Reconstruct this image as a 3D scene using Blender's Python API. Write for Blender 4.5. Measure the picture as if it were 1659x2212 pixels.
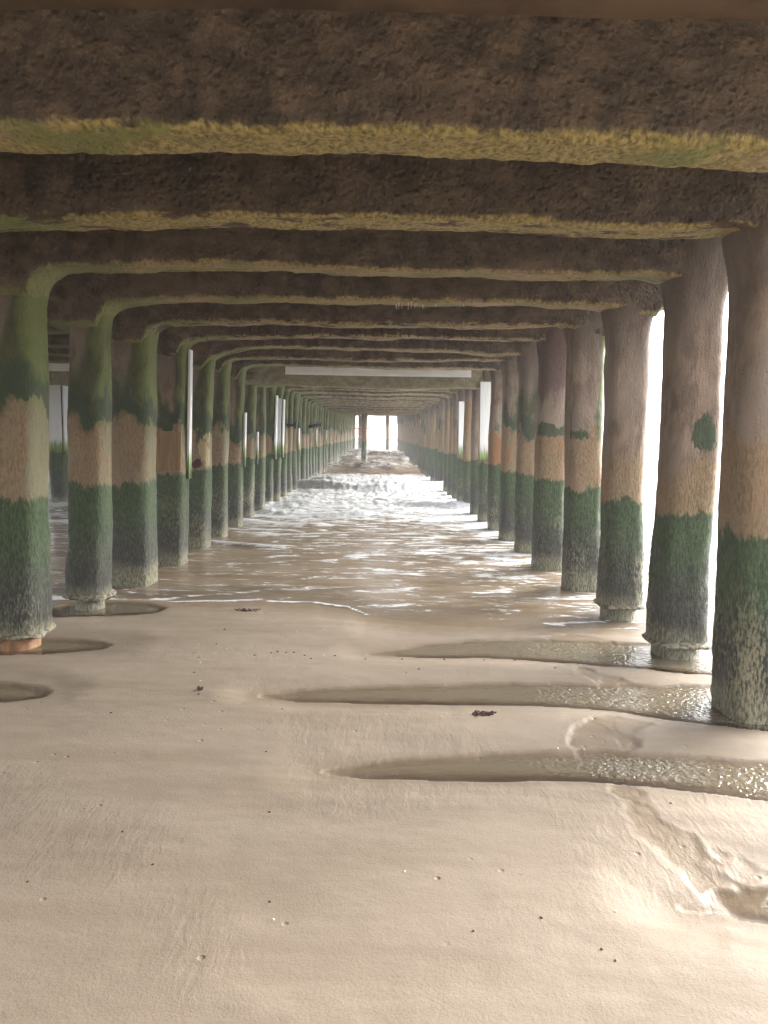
import bpy, math, random
import numpy as np
from math import radians, pi

# ------------------------------------------------------------------ camera, sky, sun, exposure
scene = bpy.context.scene
for o in list(bpy.data.objects):
    bpy.data.objects.remove(o)
cd = bpy.data.cameras.new("camera")
cam = bpy.data.objects.new("camera", cd)
scene.collection.objects.link(cam)
cd.sensor_fit = 'VERTICAL'; cd.sensor_height = 36.0; cd.lens = 26.0
cd.clip_start = 0.05; cd.clip_end = 6000
PITCH, YAW, ROLL = radians(6.0), radians(-0.5), radians(0.8)
def rx(a): return np.array([[1,0,0],[0,math.cos(a),-math.sin(a)],[0,math.sin(a),math.cos(a)]])
def rz(a): return np.array([[math.cos(a),-math.sin(a),0],[math.sin(a),math.cos(a),0],[0,0,1]])
RM = rz(YAW) @ rx(pi/2-PITCH) @ rz(ROLL)
EYE = np.array([0.0, 0.0, 1.6])
from mathutils import Matrix, Vector
cam.matrix_world = Matrix.Translation(Vector(EYE)) @ Matrix([list(r) for r in RM]).to_4x4()
scene.camera = cam

SUN_EL, SUN_AZ = radians(17), radians(58)      # azimuth clockwise from +Y: behind and to the right
world = bpy.data.worlds.new("World"); scene.world = world
world.use_nodes = True
wn, wl = world.node_tree.nodes, world.node_tree.links
wn.clear()
wo = wn.new('ShaderNodeOutputWorld'); bg = wn.new('ShaderNodeBackground')
sky = wn.new('ShaderNodeTexSky'); sky.sky_type = 'NISHITA'; sky.sun_disc = False
sky.sun_elevation = SUN_EL; sky.sun_rotation = SUN_AZ
sky.air_density = 1.0; sky.dust_density = 3.0; sky.ozone_density = 1.0
hs = wn.new('ShaderNodeHueSaturation'); hs.inputs['Saturation'].default_value = 0.22
wl.new(sky.outputs[0], hs.inputs['Color']); wl.new(hs.outputs[0], bg.inputs[0])
bg.inputs[1].default_value = 0.15
wl.new(bg.outputs[0], wo.inputs[0])
sd = bpy.data.lights.new("sun", 'SUN'); sd.energy = 2.1; sd.angle = radians(38); sd.color = (1.0, 0.97, 0.92)
sun = bpy.data.objects.new("sun", sd); scene.collection.objects.link(sun)
sdir = Vector((math.sin(SUN_AZ)*math.cos(SUN_EL), math.cos(SUN_AZ)*math.cos(SUN_EL), math.sin(SUN_EL)))
sun.rotation_euler = sdir.to_track_quat('Z', 'Y').to_euler()
sun.location = sdir*50
scene.view_settings.view_transform = 'Standard'; scene.view_settings.look = 'None'
scene.view_settings.gamma = 1.0; scene.view_settings.exposure = 3.12
scene.render.engine = 'CYCLES'
scene.cycles.max_bounces = 10; scene.cycles.diffuse_bounces = 6; scene.cycles.volume_bounces = 1
scene.cycles.transparent_max_bounces = 12
scene.cycles.caustics_reflective = False; scene.cycles.caustics_refractive = False

C = scene.collection
rnd = random.Random(7)

# ------------------------------------------------------------------ helpers
def ray(px, py):            # photo position (1659 x 2212 frame) -> direction
    return RM @ np.array([(px-829.5)/1598.0, (1106-py)/1598.0, -1.0])
def at(px, py, z=0.0):      # point of the beach plane seen there
    d = ray(px, py); t = (z-EYE[2])/d[2]
    return EYE + d*t
def _hash(ix, iy, iz, seed):
    h = (ix.astype(np.int64)*374761393 + iy.astype(np.int64)*668265263 + iz.astype(np.int64)*2147483647 + seed*1274126177) & 0xffffffff
    h = ((h ^ (h >> 13))*1274126177) & 0xffffffff
    h = (h ^ (h >> 16)) & 0xffffffff
    h = (h*2246822519) & 0xffffffff
    h = h ^ (h >> 15)
    return (h & 0xffffff)/float(0xffffff)
def vnoise(x, y, z, seed=0):
    x, y, z = np.broadcast_arrays(np.asarray(x, float), np.asarray(y, float), np.asarray(z, float))
    fx, fy, fz = np.floor(x), np.floor(y), np.floor(z)
    ux, uy, uz = x-fx, y-fy, z-fz
    ux = ux*ux*(3-2*ux); uy = uy*uy*(3-2*uy); uz = uz*uz*(3-2*uz)
    r = 0
    for dx in (0, 1):
        wx = ux if dx else 1-ux
        for dy in (0, 1):
            wy = uy if dy else 1-uy
            for dz in (0, 1):
                wz = uz if dz else 1-uz
                r = r + wx*wy*wz*_hash(fx+dx, fy+dy, fz+dz, seed)
    return r*2-1
def fbm(x, y, z, seed=0, oct=4, gain=0.5):
    a, r, s = 1.0, 0, 1.0
    for i in range(oct):
        r = r + a*vnoise(x*s, y*s, z*s, seed+i*17); a *= gain; s *= 2.03
    return r
def sstep(a, b, x):
    t = np.clip((x-a)/(b-a), 0, 1); return t*t*(3-2*t)

def mesh_obj(name, verts, faces, mat, parent=None, smooth=True, attrs=None, loc=None):
    me = bpy.data.meshes.new(name)
    V = np.asarray(verts, dtype=np.float32).reshape(-1, 3)
    if isinstance(faces, np.ndarray):
        n = len(faces); k = faces.shape[1]
        me.vertices.add(len(V)); me.vertices.foreach_set('co', V.ravel())
        me.loops.add(n*k); me.loops.foreach_set('vertex_index', faces.astype(np.int32).ravel())
        me.polygons.add(n); me.polygons.foreach_set('loop_start', np.arange(0, n*k, k, dtype=np.int32))
        try: me.polygons.foreach_set('loop_total', np.full(n, k, dtype=np.int32))
        except Exception: pass
        me.update(calc_edges=True)
    else:
        me.from_pydata([tuple(v) for v in V.tolist()], [], faces)
    me.validate()
    me.polygons.foreach_set('use_smooth', [smooth]*len(me.polygons))
    if attrs:
        for k, v in attrs.items():
            a = me.attributes.new(k, 'FLOAT', 'POINT'); a.data.foreach_set('value', np.asarray(v, dtype=np.float32).ravel())
    me.materials.append(mat)
    o = bpy.data.objects.new(name, me); C.objects.link(o)
    if parent: o.parent = parent
    if loc is not None: o.location = loc
    return o
def grid_faces(ny, nx, wrap=False):
    j, i = np.meshgrid(np.arange(ny-1), np.arange(nx if wrap else nx-1), indexing='ij')
    i2 = (i+1) % nx
    return np.stack([j*nx+i, j*nx+i2, (j+1)*nx+i2, (j+1)*nx+i], -1).reshape(-1, 4)
def tag(o, label=None, cat=None, group=None, kind=None):
    if label: o['label'] = label
    if cat: o['category'] = cat
    if group: o['group'] = group
    if kind: o['kind'] = kind
    return o
def empty(name, loc):
    o = bpy.data.objects.new(name, None); C.objects.link(o); o.location = loc; o.empty_display_size = .2
    return o
def box_vf(x0, x1, y0, y1, z0, z1):
    v = [(x0,y0,z0),(x1,y0,z0),(x1,y1,z0),(x0,y1,z0),(x0,y0,z1),(x1,y0,z1),(x1,y1,z1),(x0,y1,z1)]
    f = [(0,3,2,1),(4,5,6,7),(0,1,5,4),(1,2,6,5),(2,3,7,6),(3,0,4,7)]
    return v, f
def boxes(name, lst, mat, parent=None, bevel=0.0, loc=None):
    V, Fc = [], []
    for b in lst:
        v, f = box_vf(*b); n = len(V)
        V += v; Fc += [tuple(i+n for i in q) for q in f]
    o = mesh_obj(name, V, Fc, mat, parent, smooth=False, loc=loc)
    if bevel:
        m = o.modifiers.new('bevel', 'BEVEL'); m.width = bevel; m.segments = 2
    return o
def tube_vf(p0, p1, r0, r1, n=10):
    p0, p1 = np.array(p0, float), np.array(p1, float); d = p1-p0; d /= np.linalg.norm(d)
    a = np.cross(d, [0, 0, 1.0]) if abs(d[2]) < .9 else np.cross(d, [1.0, 0, 0]); a /= np.linalg.norm(a); b = np.cross(d, a)
    t = np.linspace(0, 2*pi, n, endpoint=False)
    ring = lambda p, r: [tuple(p + r*(math.cos(q)*a + math.sin(q)*b)) for q in t]
    V = ring(p0, r0)+ring(p1, r1)
    Fc = [(i, (i+1) % n, n+(i+1) % n, n+i) for i in range(n)]+[tuple(range(n-1, -1, -1)), tuple(range(n, 2*n))]
    return V, Fc
def tubes(name, lst, mat, parent=None, loc=None, n=8):
    V, Fc = [], []
    for a in lst:
        v, f = tube_vf(*a, n=n); k = len(V)
        V += v; Fc += [tuple(i+k for i in q) for q in f]
    return mesh_obj(name, V, Fc, mat, parent, loc=loc)

# ------------------------------------------------------------------ material helpers
class NT:
    def __init__(s, name):
        s.m = bpy.data.materials.new(name); s.m.use_nodes = True
        s.n, s.l = s.m.node_tree.nodes, s.m.node_tree.links
        s.n.clear()
        s.out = s.n.new('ShaderNodeOutputMaterial'); s.b = s.n.new('ShaderNodeBsdfPrincipled')
        s.l.new(s.b.outputs[0], s.out.inputs[0])
        s.tc = s.n.new('ShaderNodeTexCoord')
    def put(s, v, sock):
        if v is None: return
        if isinstance(v, bpy.types.NodeSocket): s.l.new(v, sock)
        elif isinstance(v, tuple) and len(v) == 3 and sock.type == 'RGBA': sock.default_value = (*v, 1)
        else: sock.default_value = v
    def map(s, scale=(1, 1, 1), src='Object', off=None):
        m = s.n.new('ShaderNodeMapping'); s.l.new(s.tc.outputs[src], m.inputs[0]); m.inputs['Scale'].default_value = scale
        if off is not None: s.put(off, m.inputs['Location'])
        return m.outputs[0]
    def noise(s, vec, scale=1, detail=4, rough=.5, dist=0):
        t = s.n.new('ShaderNodeTexNoise'); s.l.new(vec, t.inputs['Vector'])
        t.inputs['Scale'].default_value = scale; t.inputs['Detail'].default_value = detail
        t.inputs['Roughness'].default_value = rough; t.inputs['Distortion'].default_value = dist
        return t.outputs[0]
    def voro(s, vec, scale=1, feature='F1'):
        t = s.n.new('ShaderNodeTexVoronoi'); t.feature = feature; s.l.new(vec, t.inputs['Vector']); t.inputs['Scale'].default_value = scale
        return t.outputs[0]
    def math(s, op, a, b=None, c=None, clamp=False):
        t = s.n.new('ShaderNodeMath'); t.operation = op; t.use_clamp = clamp
        for v, k in ((a, 0), (b, 1), (c, 2)):
            if v is not None: s.put(v, t.inputs[k])
        return t.outputs[0]
    def rng(s, v, a, b, c=0.0, d=1.0, smooth=True):
        t = s.n.new('ShaderNodeMapRange'); t.interpolation_type = 'SMOOTHSTEP' if smooth else 'LINEAR'
        s.put(v, t.inputs[0])
        for k, x in ((1, a), (2, b), (3, c), (4, d)): s.put(x, t.inputs[k])
        return t.outputs[0]
    def mix(s, f, a, b, mode='MIX'):
        t = s.n.new('ShaderNodeMix'); t.data_type = 'RGBA'; t.blend_type = mode
        s.put(f, t.inputs[0])
        ins = [i for i in t.inputs if i.type == 'RGBA']
        s.put(a, ins[0]); s.put(b, ins[1])
        return [o for o in t.outputs if o.type == 'RGBA'][0]
    def attr(s, name, typ='GEOMETRY'):
        t = s.n.new('ShaderNodeAttribute'); t.attribute_type = typ; t.attribute_name = name
        return t.outputs['Fac']
    def sep(s, v):
        t = s.n.new('ShaderNodeSeparateXYZ'); s.l.new(v, t.inputs[0]); return t.outputs
    def bump(s, h, strength=.5, dist=.02, prev=None):
        t = s.n.new('ShaderNodeBump'); t.inputs['Strength'].default_value = strength; t.inputs['Distance'].default_value = dist
        s.put(h, t.inputs['Height'])
        if prev: s.l.new(prev, t.inputs['Normal'])
        return t.outputs[0]
    def fin(s, col=None, rough=None, normal=None, **kw):
        s.put(col, s.b.inputs['Base Color']); s.put(rough, s.b.inputs['Roughness'])
        if normal: s.l.new(normal, s.b.inputs['Normal'])
        for k, v in kw.items(): s.put(v, s.b.inputs[k.replace('_', ' ')])
        return s.m
def rand_off(s):
    i = s.n.new('ShaderNodeObjectInfo'); c = s.n.new('ShaderNodeCombineXYZ')
    r = s.math('MULTIPLY', i.outputs['Random'], 57.0)
    s.l.new(r, c.inputs[0]); s.l.new(s.math('MULTIPLY', i.outputs['Random'], -31.0), c.inputs[1]); s.l.new(s.math('MULTIPLY', i.outputs['Random'], 0.0), c.inputs[2])
    return c.outputs[0]

def mat_pile():
    s = NT('tidal_concrete')
    off = rand_off(s)
    z = s.sep(s.tc.outputs['Object'])[2]; x = s.sep(s.tc.outputs['Object'])[0]
    big = s.noise(s.map((2.2, 2.2, 1.1), off=off), 1, 3)
    mid = s.noise(s.map((9, 9, 4), off=off), 1, 5, .6)
    fur = s.noise(s.map((75, 75, 22), off=off), 1, 4, .6)
    fin = s.noise(s.map((140, 140, 90), off=off), 1, 3, .6)
    edge = s.math('ADD', s.math('MULTIPLY', s.math('SUBTRACT', mid, .5), .16), s.math('MULTIPLY', s.math('SUBTRACT', fur, .5), .10))
    zz = s.math('ADD', z, edge)
    zb = s.math('ADD', zz, s.math('MULTIPLY', s.math('SUBTRACT', big, .5), .35))
    zt = s.math('ADD', zb, s.math('MULTIPLY', s.math('SUBTRACT', s.noise(s.map((4.5, 4.5, 2.5), off=off), 1, 4, .6), .5), .9))
    gr = s.attr('algae', 'OBJECT'); red = s.attr('stain_red', 'OBJECT'); org = s.attr('stain_orange', 'OBJECT')
    thi = s.attr('tan_top', 'OBJECT'); wl_ = s.attr('waterline', 'OBJECT')
    # dry upper concrete: brown grey, paler worn patches
    up = s.mix(s.rng(mid, .35, .65), (.155, .108, .078), (.30, .222, .165))
    up = s.mix(s.rng(big, .42, .62, 0, .7), up, (.32, .262, .215))
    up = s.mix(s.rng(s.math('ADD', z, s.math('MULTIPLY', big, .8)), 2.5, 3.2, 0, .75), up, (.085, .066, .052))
    green_up = s.mix(s.rng(mid, .3, .7), (.028, .034, .013), (.082, .094, .034))
    gm = s.math('MULTIPLY', s.rng(s.math('ADD', s.math('ADD', big, s.math('MULTIPLY', mid, .6)), s.math('MULTIPLY', s.rng(x, .02, .2), .5)), s.math('SUBTRACT', 1.35, gr), s.math('SUBTRACT', 1.55, gr)), 1.0)
    gm = s.math('MULTIPLY', gm, s.rng(s.math('SUBTRACT', s.math('ADD', z, s.math('MULTIPLY', mid, .5)), s.rng(s.math('ADD', x, s.math('MULTIPLY', s.math('SUBTRACT', mid, .5), .3)), -.02, .17, 0, .8)), 2.7, 2.3))
    up = s.mix(gm, up, green_up)
    up = s.mix(s.math('MULTIPLY', gm, s.rng(s.math('ADD', x, s.math('MULTIPLY', s.math('SUBTRACT', mid, .5), .2)), .06, .19, 0, .75)), up, (.165, .20, .055))  # side light on the right flank put into the colour, over green algae
    up = s.mix(s.math('MULTIPLY', s.math('MULTIPLY', red, .85), s.rng(s.math('ADD', zb, s.math('MULTIPLY', s.math('SUBTRACT', mid, .5), 1.2)), 1.9, 2.35)), up, (.10, .05, .045))
    tan = s.mix(s.rng(fur, .35, .65), (.20, .135, .070), (.31, .225, .130))
    tan = s.mix(s.rng(mid, .4, .75, 0, .6), tan, (.33, .255, .175))
    tan = s.mix(s.math('MULTIPLY', s.rng(s.math('ADD', x, s.math('MULTIPLY', s.math('SUBTRACT', mid, .5), .25)), .12, .19, 0, .65), s.rng(gr, .5, .6)), tan, (.15, .175, .10))  # lit right flank painted across the tan band as pale green
    tan = s.mix(s.math('MULTIPLY', org, s.rng(s.math('ADD', s.math('MULTIPLY', big, .6), s.math('MULTIPLY', mid, .5)), .52, .66, 0, .75)), tan, (.33, .135, .04))
    # damp green rim over the tan band
    rim = s.math('MULTIPLY', s.rng(zt, thi, s.math('ADD', thi, .03)), s.rng(zt, s.math('ADD', thi, .38), s.math('ADD', thi, .16)))
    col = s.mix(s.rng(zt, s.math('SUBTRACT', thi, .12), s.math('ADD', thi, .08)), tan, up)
    col = s.mix(s.math('MULTIPLY', rim, s.rng(s.math('ADD', gr, s.math('MULTIPLY', mid, .5)), .62, .8)), col, (.035, .058, .024))
    low = s.mix(s.rng(fur, .35, .66), (.020, .043, .015), (.066, .112, .040))
    # dark weed and barnacle flecks grow towards the water
    dk = s.rng(s.math('SUBTRACT', zb, wl_), .95, .25)
    low = s.mix(s.math('MULTIPLY', dk, s.rng(s.math('ADD', mid, s.math('MULTIPLY', dk, .3)), .45, .7)), low, s.mix(s.rng(fur, .4, .6), (.012, .014, .010), (.055, .058, .042)))
    fleck = s.math('MULTIPLY', s.rng(s.math('SUBTRACT', zb, wl_), 1.1, .3), s.rng(s.math('ADD', s.math('MULTIPLY', big, .55), s.math('MULTIPLY', fur, .5)), .56, .68))
    low = s.mix(s.math('MULTIPLY', fleck, .8), low, (.30, .27, .17))
    low = s.mix(s.math('MULTIPLY', s.rng(s.math('SUBTRACT', zz, wl_), .24, .06), .8), low, s.mix(s.rng(fur, .35, .65), (.10, .098, .055), (.34, .32, .22)))
    glo = s.attr('green_top', 'OBJECT')
    zg = s.math('ADD', zz, s.math('MULTIPLY', s.math('SUBTRACT', s.noise(s.map((5, 5, 3), off=off), 1, 3, .6), .5), .22))
    col = s.mix(s.rng(zg, s.math('ADD', glo, .02), s.math('SUBTRACT', glo, .03)), col, low)
    pe = s.math('ADD', s.math('MULTIPLY', s.math('SUBTRACT', fur, .5), 1.3), s.math('MULTIPLY', s.math('SUBTRACT', mid, .5), 1.6))
    for an, ca, cb in (('patch_green', (.022, .040, .020), (.07, .10, .05)), ('patch_pale', (.30, .23, .11), (.50, .42, .26)), ('patch_red', (.03, .008, .008), (.06, .018, .015))):
        col = s.mix(s.rng(s.math('ADD', s.attr(an), s.math('MULTIPLY', pe, s.rng(s.attr(an), 0, .3))), .42, .66), col, s.mix(fur, ca, cb))
    h = s.math('ADD', s.math('MULTIPLY', fur, 1.0), s.math('ADD', s.math('MULTIPLY', mid, 1.2), s.math('MULTIPLY', fin, .5)))
    n = s.bump(h, 1.0, .026)
    wet = s.rng(s.math('SUBTRACT', z, wl_), 1.0, .1)
    r = s.math('SUBTRACT', .72, s.math('MULTIPLY', wet, .24))
    return s.fin(col, r, n, Specular_IOR_Level=.5)

def mat_beam(pale=False):
    s = NT('beam_concrete_lit' if pale else 'beam_concrete')
    off = rand_off(s)
    big = s.noise(s.map((1.1, 2.5, 2.5), off=off), 1, 3)
    mid = s.noise(s.map((7, 9, 9), off=off), 1, 5, .6)
    fur = s.noise(s.map((42, 34, 34), off=off), 1, 4, .55)
    pits = s.voro(s.map((26, 26, 26), off=off), 1)
    low = s.attr('low'); gr = s.attr('algae', 'OBJECT'); rr = s.attr('spall', 'OBJECT')
    col = s.mix(s.rng(mid, .35, .68), (.056, .040, .026), (.14, .098, .063))
    col = s.mix(s.rng(big, .5, .7, 0, .65), col, (.18, .13, .085))
    col = s.mix(s.rng(fur, .62, .75, 0, .35), col, (.20, .165, .12))
    damp = s.noise(s.map((3.2, .3, .5), off=off), 1, 4, .6)
    col = s.mix(s.rng(damp, .52, .66, 0, .6), col, (.028, .021, .016))
    moss = s.mix(s.rng(fur, .3, .66), (.155, .13, .04), (.40, .32, .115))
    moss = s.mix(s.rng(big, .52, .66, 0, .9), moss, (.38, .28, .17))
    moss = s.mix(s.rng(s.noise(s.map((1.7, 2, 2), off=off), 1, 2), .54, .64, 0, .8), moss, (.17, .19, .05))
    brown = s.mix(s.rng(mid, .35, .7), (.16, .10, .06), (.34, .25, .17))
    moss = s.mix(gr, brown, moss)
    if pale: col = s.mix(s.rng(mid, .35, .7), (.21, .19, .125), (.33, .30, .20))  # brighter copy of the beam concrete, light on its front put into the colour
    xx = s.sep(s.tc.outputs['Object'])[0]
    moss = s.mix(s.rng(s.math('ADD', xx, mid), -.9, -1.7, 0, .8), moss, s.mix(fur, (.10, .13, .035), (.19, .22, .07)))
    lm = s.math('ADD', low, s.math('MULTIPLY', s.math('SUBTRACT', fur, .5), .3))
    lm = s.math('ADD', lm, s.math('MULTIPLY', s.math('SUBTRACT', mid, .5), .7))
    col = s.mix(s.rng(lm, .38, .62), col, moss)
    dark = s.math('MULTIPLY', rr, s.math('MULTIPLY', s.rng(low, .1, .6), s.rng(s.noise(s.map((3.0, 8, 8), off=off), 1, 5, .7), .51, .58)))
    col = s.mix(dark, col, (.05, .022, .014))
    h = s.math('ADD', s.math('MULTIPLY', fur, 1.0), s.math('ADD', s.math('MULTIPLY', mid, 1.3), s.math('MULTIPLY', s.rng(pits, 0, .5), .5)))
    return s.fin(col, .68, s.bump(h, .95, .030), Specular_IOR_Level=.5)

def mat_simple(name, c0, c1, scale=(8, 8, 8), rough=.7, bump=.4, dist=.01, metallic=0.0, spec=.4):
    s = NT(name)
    n = s.noise(s.map(scale, off=rand_off(s)), 1, 5, .6)
    col = s.mix(s.rng(n, .35, .65), c0, c1)
    return s.fin(col, rough, s.bump(n, bump, dist), Metallic=metallic, Specular_IOR_Level=spec)

def mat_cladding():
    s = NT('white_cladding')
    z = s.sep(s.tc.outputs['Object'])[2]
    str_ = s.noise(s.map((60, 60, 3), off=rand_off(s)), 1, 4)
    mid = s.noise(s.map((6, 6, 3), off=rand_off(s)), 1, 4)
    col = s.mix(s.rng(str_, .4, .7, 0, .5), (.80, .82, .84), (.62, .65, .68))
    zg = s.math('ADD', z, s.math('MULTIPLY', s.math('SUBTRACT', str_, .5), .5))
    col = s.mix(s.rng(zg, 1.42, 1.22), col, (.22, .30, .10))
    col = s.mix(s.rng(zg, 1.2, 1.1), col, s.mix(s.rng(mid, .4, .6), (.03, .065, .025), (.07, .12, .045)))
    return s.fin(col, .6, s.bump(str_, .3, .004), Specular_IOR_Level=.3)

def mat_sand():
    s = NT('wet_sand')
    v = s.tc.outputs['Object']
    big = s.noise(s.map((.55, 1.3, 1)), 1, 3)
    st = s.noise(s.map((.8, 5.5, 1)), 1, 4, .55)
    mid = s.noise(s.map((7, 7, 7)), 1, 4)
    gr = s.noise(s.map((260, 260, 260)), 1, 2, .7)
    gr2 = s.noise(s.map((55, 55, 55)), 1, 3, .6)
    wet = s.attr('wet'); rip = s.attr('ripple')
    col = s.mix(s.rng(st, .3, .7), (.262, .210, .158), (.315, .258, .200))
    col = s.mix(s.rng(big, .4, .65, 0, .5), col, (.335, .28, .225))
    col = s.mix(s.rng(mid, .55, .8, 0, .25), col, (.24, .185, .135))
    col = s.mix(s.rng(wet, .2, 1.0, 0, .9), col, (.20, .145, .09))
    col = s.mix(s.rng(gr, .66, .8, 0, .25), col, (.18, .13, .09))
    gr3 = s.noise(s.map((110, 110, 110)), 1, 3, .7)
    col = s.mix(s.rng(gr3, .35, .7, 0, .35), col, (.21, .16, .115))
    # casts and worm pits
    vo = s.voro(s.map((9, 9, 9)), 1)
    msk = s.rng(s.noise(s.map((1.5, 3.2, 1)), 1, 2), .52, .62)
    pit = s.math('MULTIPLY', s.rng(vo, .13, .05), msk)
    col = s.mix(s.math('MULTIPLY', pit, .45), col, (.20, .145, .10))
    wv = s.noise(s.map((34, 11, 20)), 1, 3, .55, .6)
    h = s.math('ADD', s.math('ADD', s.math('MULTIPLY', gr, .2), s.math('MULTIPLY', gr3, .22)), s.math('MULTIPLY', gr2, .4))
    h = s.math('ADD', h, s.math('MULTIPLY', s.math('MULTIPLY', wv, rip), 1.0))
    h = s.math('SUBTRACT', h, s.math('MULTIPLY', pit, 1.4))
    n = s.bump(h, .55, .006)
    r = s.math('SUBTRACT', s.rng(mid, .3, .7, .6, .74), s.math('MULTIPLY', wet, .3))
    return s.fin(col, r, n, Specular_IOR_Level=.22)

def mat_pool():
    s = NT('pool_water_murky')
    dep = s.attr('depth')
    rp = s.attr('chop')
    w1 = s.noise(s.map((30, 34, 20)), 1, 2, .45, .6)
    w2 = s.noise(s.map((55, 70, 30)), 1, 2, .5)
    h = s.math('MULTIPLY', s.math('ADD', w1, s.math('MULTIPLY', w2, .08)), rp)
    n = s.bump(h, 1.0, .016)
    col = s.mix(s.rng(dep, 0, .09), (.20, .13, .07), (.175, .145, .10))
    a = s.rng(dep, -.004, .085, .0, .95)
    s.b.inputs['IOR'].default_value = 1.33
    return s.fin(col, .045, n, Alpha=a, Specular_IOR_Level=.6)

def mat_sea():
    s = NT('sea_water_foam')
    foam = s.attr('foam'); dep = s.attr('depth')
    v1 = s.noise(s.map((1.9, 5.5, 2)), 1, 7, .62, .7)
    v2 = s.noise(s.map((6.0, 13, 5)), 1, 5, .7, .8)
    fn = s.math('ADD', s.math('MULTIPLY', v1, .72), s.math('MULTIPLY', v2, .28))
    th = s.rng(foam, 0, 1, .68, .33, smooth=False)
    f = s.rng(fn, th, s.math('ADD', th, .075))
    m2 = s.noise(s.map((1.2, 3, 1)), 1, 3)
    col = s.mix(s.rng(m2, .35, .65), (.22, .158, .102), (.30, .228, .155))
    fc = s.mix(s.rng(v2, .4, .6), (.60, .63, .66), (.80, .82, .84))
    thin = s.rng(fn, s.math('SUBTRACT', th, .06), th, 0, .35)
    col = s.mix(thin, col, (.55, .51, .45))
    col = s.mix(f, col, fc)
    w = s.noise(s.map((7, 14, 6)), 1, 5, .62, .5)
    h = s.math('ADD', w, s.math('MULTIPLY', f, .25))
    h = s.math('ADD', h, s.math('MULTIPLY', s.math('MULTIPLY', f, v2), 1.2))
    n = s.bump(h, .7, .032)
    r = s.math('ADD', .12, s.math('MULTIPLY', f, .6))
    a = s.math('MAXIMUM', s.rng(dep, .0, .03, .15, 1.0, smooth=False), f)
    s.b.inputs['IOR'].default_value = 1.33
    return s.fin(col, r, n, Alpha=a)

M = dict(
    pile=mat_pile(), beam=mat_beam(), clad=mat_cladding(), sand=mat_sand(), pool=mat_pool(), sea=mat_sea(),
    crust=mat_simple('barnacle_crust', (.06, .055, .035), (.30, .27, .19), (30, 30, 30), .7, 1.0, .02),
    rust=mat_simple('rusty_core', (.15, .07, .03), (.30, .16, .075), (14, 14, 6), .7, .8, .01),
    iron=mat_simple('black_iron', (.012, .013, .015), (.05, .04, .035), (20, 20, 20), .6, .5, .005),
    rediron=mat_simple('red_painted_timber', (.30, .05, .02), (.42, .12, .05), (12, 12, 12), .6, .4, .005),
    rebar=mat_simple('rusty_rebar', (.05, .022, .015), (.16, .07, .04), (40, 40, 40), .8, .6, .003),
    lime=mat_simple('lime_stalactite', (.55, .48, .36), (.75, .70, .60), (40, 40, 40), .5, .4, .003),
    fascia=mat_simple('white_painted_board', (.80, .82, .81), (.88, .89, .88), (3, 14, 14), .55, .3, .004),
    deck=mat_simple('deck_soffit', (.075, .050, .034), (.17, .115, .072), (2, 2, 2), .85, .6, .02),
    weed=mat_simple('seaweed_dark', (.035, .016, .010), (.12, .045, .03), (30, 30, 30), .45, .6, .005),
    stone=mat_simple('pebble_dark', (.05, .035, .025), (.16, .11, .08), (60, 60, 60), .5, .3, .002),
    shell=mat_simple('shell_pale', (.62, .56, .47), (.80, .77, .70), (60, 60, 60), .4, .3, .002),
    orange=mat_simple('rust_streaked_concrete', (.30, .10, .028), (.46, .25, .12), (7, 7, 2.2), .8, .9, .012),
    hut=mat_simple('hut_haze_blue', (.42, .50, .60), (.52, .60, .70), (4, 4, 4), .7, .2, .01),  # distance haze mixed into the hut's base colour
)

# ------------------------------------------------------------------ plan of the pier
XR, XL, XL2, XL3 = 2.25, -2.68, -7.3, -12.0       # pile rows (centres)
HALF = 0.178
DY = 0.22
bents = [2.95, 4.07, 5.27, 6.50, 7.78, 9.02, 10.38, 11.56, 12.86, 14.22]
while bents[-1] < 78.5: bents.append(bents[-1]+1.29)
def zb_of(Y):
    return 2.75 + .85*max(0.0, (Y-38)/42.0)

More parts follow.
